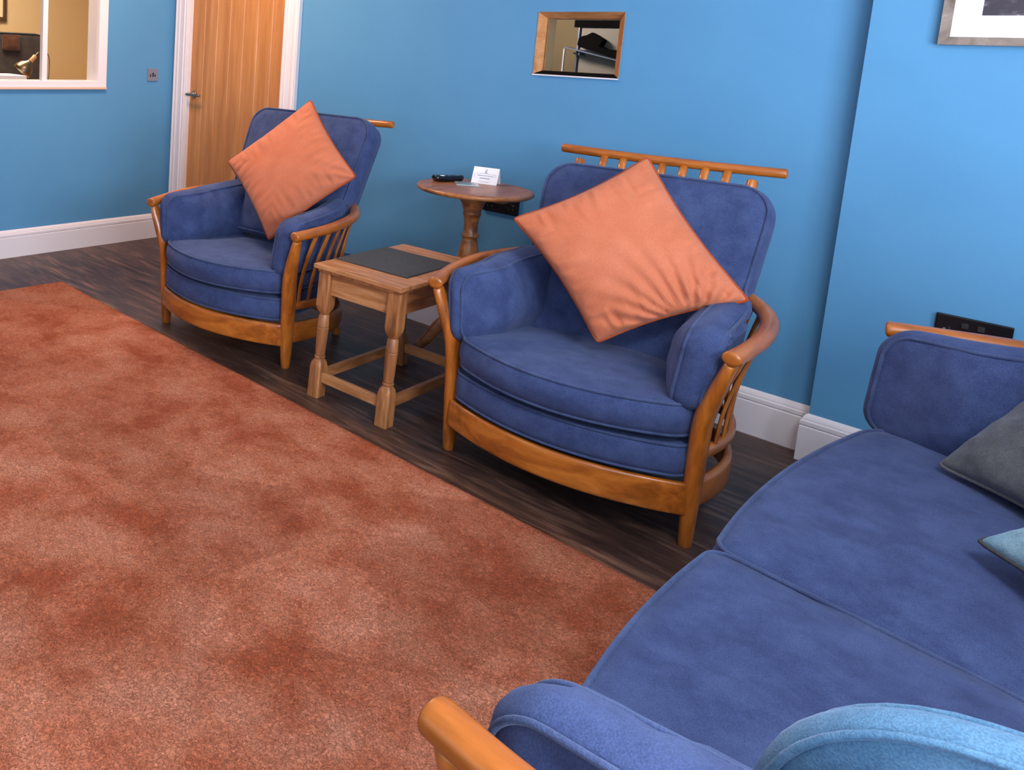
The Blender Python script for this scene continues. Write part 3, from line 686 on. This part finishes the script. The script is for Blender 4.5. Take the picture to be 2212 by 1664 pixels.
# ------------------------------------------------------------------ round pedestal table
rt_ = empty('round_table', 'round mahogany pedestal table against the blue wall', 'table', (2.53, -.335, 0))
R_ = .238
v_, f_ = lathe([(R_-.03, .760), (R_-.012, .762), (R_-.002, .768), (R_, .775), (R_-.004, .781), (R_-.016, .784), (R_-.018, .7825), (R_-.03, .7825), (.001, .7825)], seg=64); link('table_top', v_, f_, M_dtable, rt_, smooth=True)
rt_.children
v_, f_ = lathe([(.058, .165), (.064, .19), (.054, .215), (.036, .232), (.033, .245), (.042, .29), (.050, .36), (.051, .41), (.046, .47), (.037, .53), (.030, .558), (.030, .566), (.037, .571), (.037, .578), (.030, .584), (.028, .61), (.030, .64), (.034, .66), (.037, .665), (.037, .673), (.035, .678), (.046, .71), (.054, .725), (.056, .739)], seg=32); link('pedestal', v_, f_, M_dtable, rt_, smooth=True)
MB().box((-.15, -.03, .738), (.15, .03, .7595)).build('top_bearer', M_dtable, rt_, bevel=.006)
for a in (90, 215, 330):
    a = math.radians(a); d = Vector((math.cos(a), math.sin(a), 0)); z = Vector((0, 0, 1))
    path = catmull([d*.035+z*.20, d*.085+z*.17, d*.145+z*.085, d*.195+z*.035, d*.232+z*.022], 6)
    link('leg', *sweep(path, lambda t: .014, lambda t: .030-.014*t, ref=z, seg=12), M_dtable, rt_, smooth=True)
# remote control
rm = empty('remote_control', 'black remote control on the round table', 'remote control', (2.375, -.298, .7832), math.radians(66))
def rfn(q): return Vector((q.x, q.y*(1-.12*q.x/.08), q.z*1.5+.014+.6*(q.x)**2))
v = []; ol = rrect(.075, .022, .016, n=5, per=4); fc = []; n = len(ol)
for z, s in ((-.006, .82), (0, .97), (.004, 1), (.008, .95), (.010, .86)):
    for p_ in ol: v.append(rfn(Vector((p_.x*(s if s > .9 else s+.08), p_.y*s, z))) - Vector((0, 0, .006)))
for i in range(4):
    for k in range(n): fc.append((i*n+k, i*n+(k+1) % n, (i+1)*n+(k+1) % n, (i+1)*n+k))
fc += [tuple(range(n))[::-1], tuple(4*n+k for k in range(n))]
link('remote_body', v, fc, M_black, rm, smooth=True)
for bx_, by_, r_ in ((-.028, 0, .011), (.012, .004, .010), (-.002, -.010, .004), (.035, -.006, .004), (.035, .006, .004), (.05, -.006, .004), (.05, .006, .004)):
    v_, f_ = lathe([(r_, 0), (r_, .0025), (r_*.8, .0032)], c=(bx_, by_, .0215+.6*bx_*bx_), seg=14); link('button', v_, f_, M_paper if r_ > .009 else M_green, rm, smooth=True)
cs = empty('glass_coaster', 'small square glass coaster between the remote and the card', 'coaster', (2.470, -.300, .7832), math.radians(38))
MB().box((-.047, -.047, 0), (.047, .047, .004)).build('coaster_plate', plain('frosted_glass', (150, 160, 166), .15), cs, bevel=.001)
MB().box((-.034, -.034, .0041), (.034, .034, .0046)).build('coaster_print', M_green, cs)
# tent card
tc = empty('tent_card', 'small white folded notice card standing on the round table', 'card', (2.492, -.185, .7832), math.radians(15))
cw, chh, cd = .055, .070, .032
mb = MB()
for s in (-1, 1):
    mb.add([(-cw, s*cd, 0), (cw, s*cd, 0), (cw, 0, chh), (-cw, 0, chh), (-cw, s*(cd-.0012), 0), (cw, s*(cd-.0012), 0), (cw, 0, chh-.002), (-cw, 0, chh-.002)], [(0, 1, 2, 3), (4, 7, 6, 5), (0, 4, 5, 1), (1, 5, 6, 2), (2, 6, 7, 3), (3, 7, 4, 0)])
mb.build('folded_card', M_paper, tc)
def on_card(x_, t): return Vector((x_, -cd*(1-t)-.0007, chh*t))
mb = MB()
def stroke(pts, r): mb.add(*sweep([on_card(*q) for q in pts], r, seg=5, rnd=False))
for (a, b, t, ph) in ((-.034, .036, .50, 0), (-.022, .020, .34, 2)):
    pts = [(a+(b-a)*k/60, t+.035*math.sin(k*1.9+ph)*(.5+.5*abs(noise.noise(Vector((k*.35, ph, 0))))*2)) for k in range(61)]
    stroke(pts, .00045)
    stroke([(p_, q_+.003) for p_, q_ in pts[:18]], .0004)
stroke([(-.044, .60), (-.046, .36), (-.040, .30)], .0003); stroke([(-.040, .62), (.0, .635), (.044, .60), (.044, .44)], .0003)
stroke([(-.025, .17), (0, .16), (.025, .17)], .0003); stroke([(-.018, .11), (.018, .11)], .0003)
stroke([(-.004, .84), (.004, .86), (.005, .80), (-.002, .76), (.0, .70), (.006, .69)], .0007); stroke([(-.004, .72), (.0, .78), (-.003, .68), (.004, .66)], .0006)
mb.build('card_writing', M_ink, tc)

# ------------------------------------------------------------------ wall fittings
sk = empty('wall_socket', 'small chrome single socket on the blue wall left of the door', 'socket', (0.0005, -.177, 1.117))
MB().box((0, -.042, -.042), (.008, .042, .042)).build('face_plate', M_chrome, sk, bevel=.003)
for a, b, c_, d in ((-.024, -.016, -.014, .004), (-.004, .006, -.014, .014), (.014, .022, -.014, .004)): MB().box((.0078, a, c_), (.0095, b, d)).build('pin_hole', M_black, sk)
def dbl(loc, label):
    s_ = empty('double_socket', label, 'socket', loc)
    MB().box((-.0865, -.012, -.045), (.0865, 0, .045)).build('face_plate', M_black, s_, bevel=.004)
    for x0 in (-.018, .018): MB().box((x0-.008, -.0165, .012), (x0+.008, -.0122, .028)).build('switch', M_dark, s_, bevel=.0015)
    for x0 in (-.052, .052):
        for dx_, dz_ in ((0, .004), (-.011, -.018), (.011, -.018)): MB().box((x0+dx_-.003, -.0125, dz_-.005), (x0+dx_+.003, -.0118, dz_+.005)).build('pin_hole', M_dark, s_)
        v_, f_ = lathe([(.0032, 0), (.0032, .001)], fn=lambda q, x0=x0: Vector((x0*1.22+q.x, -.0122-q.z, .0+q.y)), seg=12); link('screw', v_, f_, M_chrome, s_)
    return s_
dbl((4.083, BY-.0005, .568), 'black double socket on the chimney breast behind the sofa arm')
dbl((2.474, -.0005, .673), 'black double socket on the wall under the round table')
# framed picture on the chimney breast
pc = empty('framed_picture', 'seascape print in a weathered wood frame on the chimney breast', 'picture', (4.29, BY-.001, 1.76))
a, b, fw = .395, .325, .024
I2 = (a-fw, b-fw); mb = MB()
cs4 = [(-1, -1), (1, -1), (1, 1), (-1, 1)]
for k in range(4):
    p_, q_ = cs4[k], cs4[(k+1) % 4]; vv = []
    for y0, y1 in ((-.024, -.018),):
        vv = [(p_[0]*a, y0, p_[1]*b), (q_[0]*a, y0, q_[1]*b), (q_[0]*I2[0], y1, q_[1]*I2[1]), (p_[0]*I2[0], y1, p_[1]*I2[1]), (p_[0]*a, 0, p_[1]*b), (q_[0]*a, 0, q_[1]*b), (q_[0]*I2[0], 0, q_[1]*I2[1]), (p_[0]*I2[0], 0, p_[1]*I2[1])]
    mb.add(vv, [(0, 1, 2, 3), (4, 7, 6, 5), (0, 4, 5, 1), (1, 5, 6, 2), (2, 6, 7, 3), (3, 7, 4, 0)])
mb.build('frame', M_picframe, pc)
MB().box((-I2[0], -.012, -I2[1]), (I2[0], -.006, I2[1])).build('mount', M_paper, pc)
MB().box((-I2[0]+.064, -.0135, -I2[1]+.064), (I2[0]-.064, -.0122, I2[1]-.064)).build('print', M_art, pc)
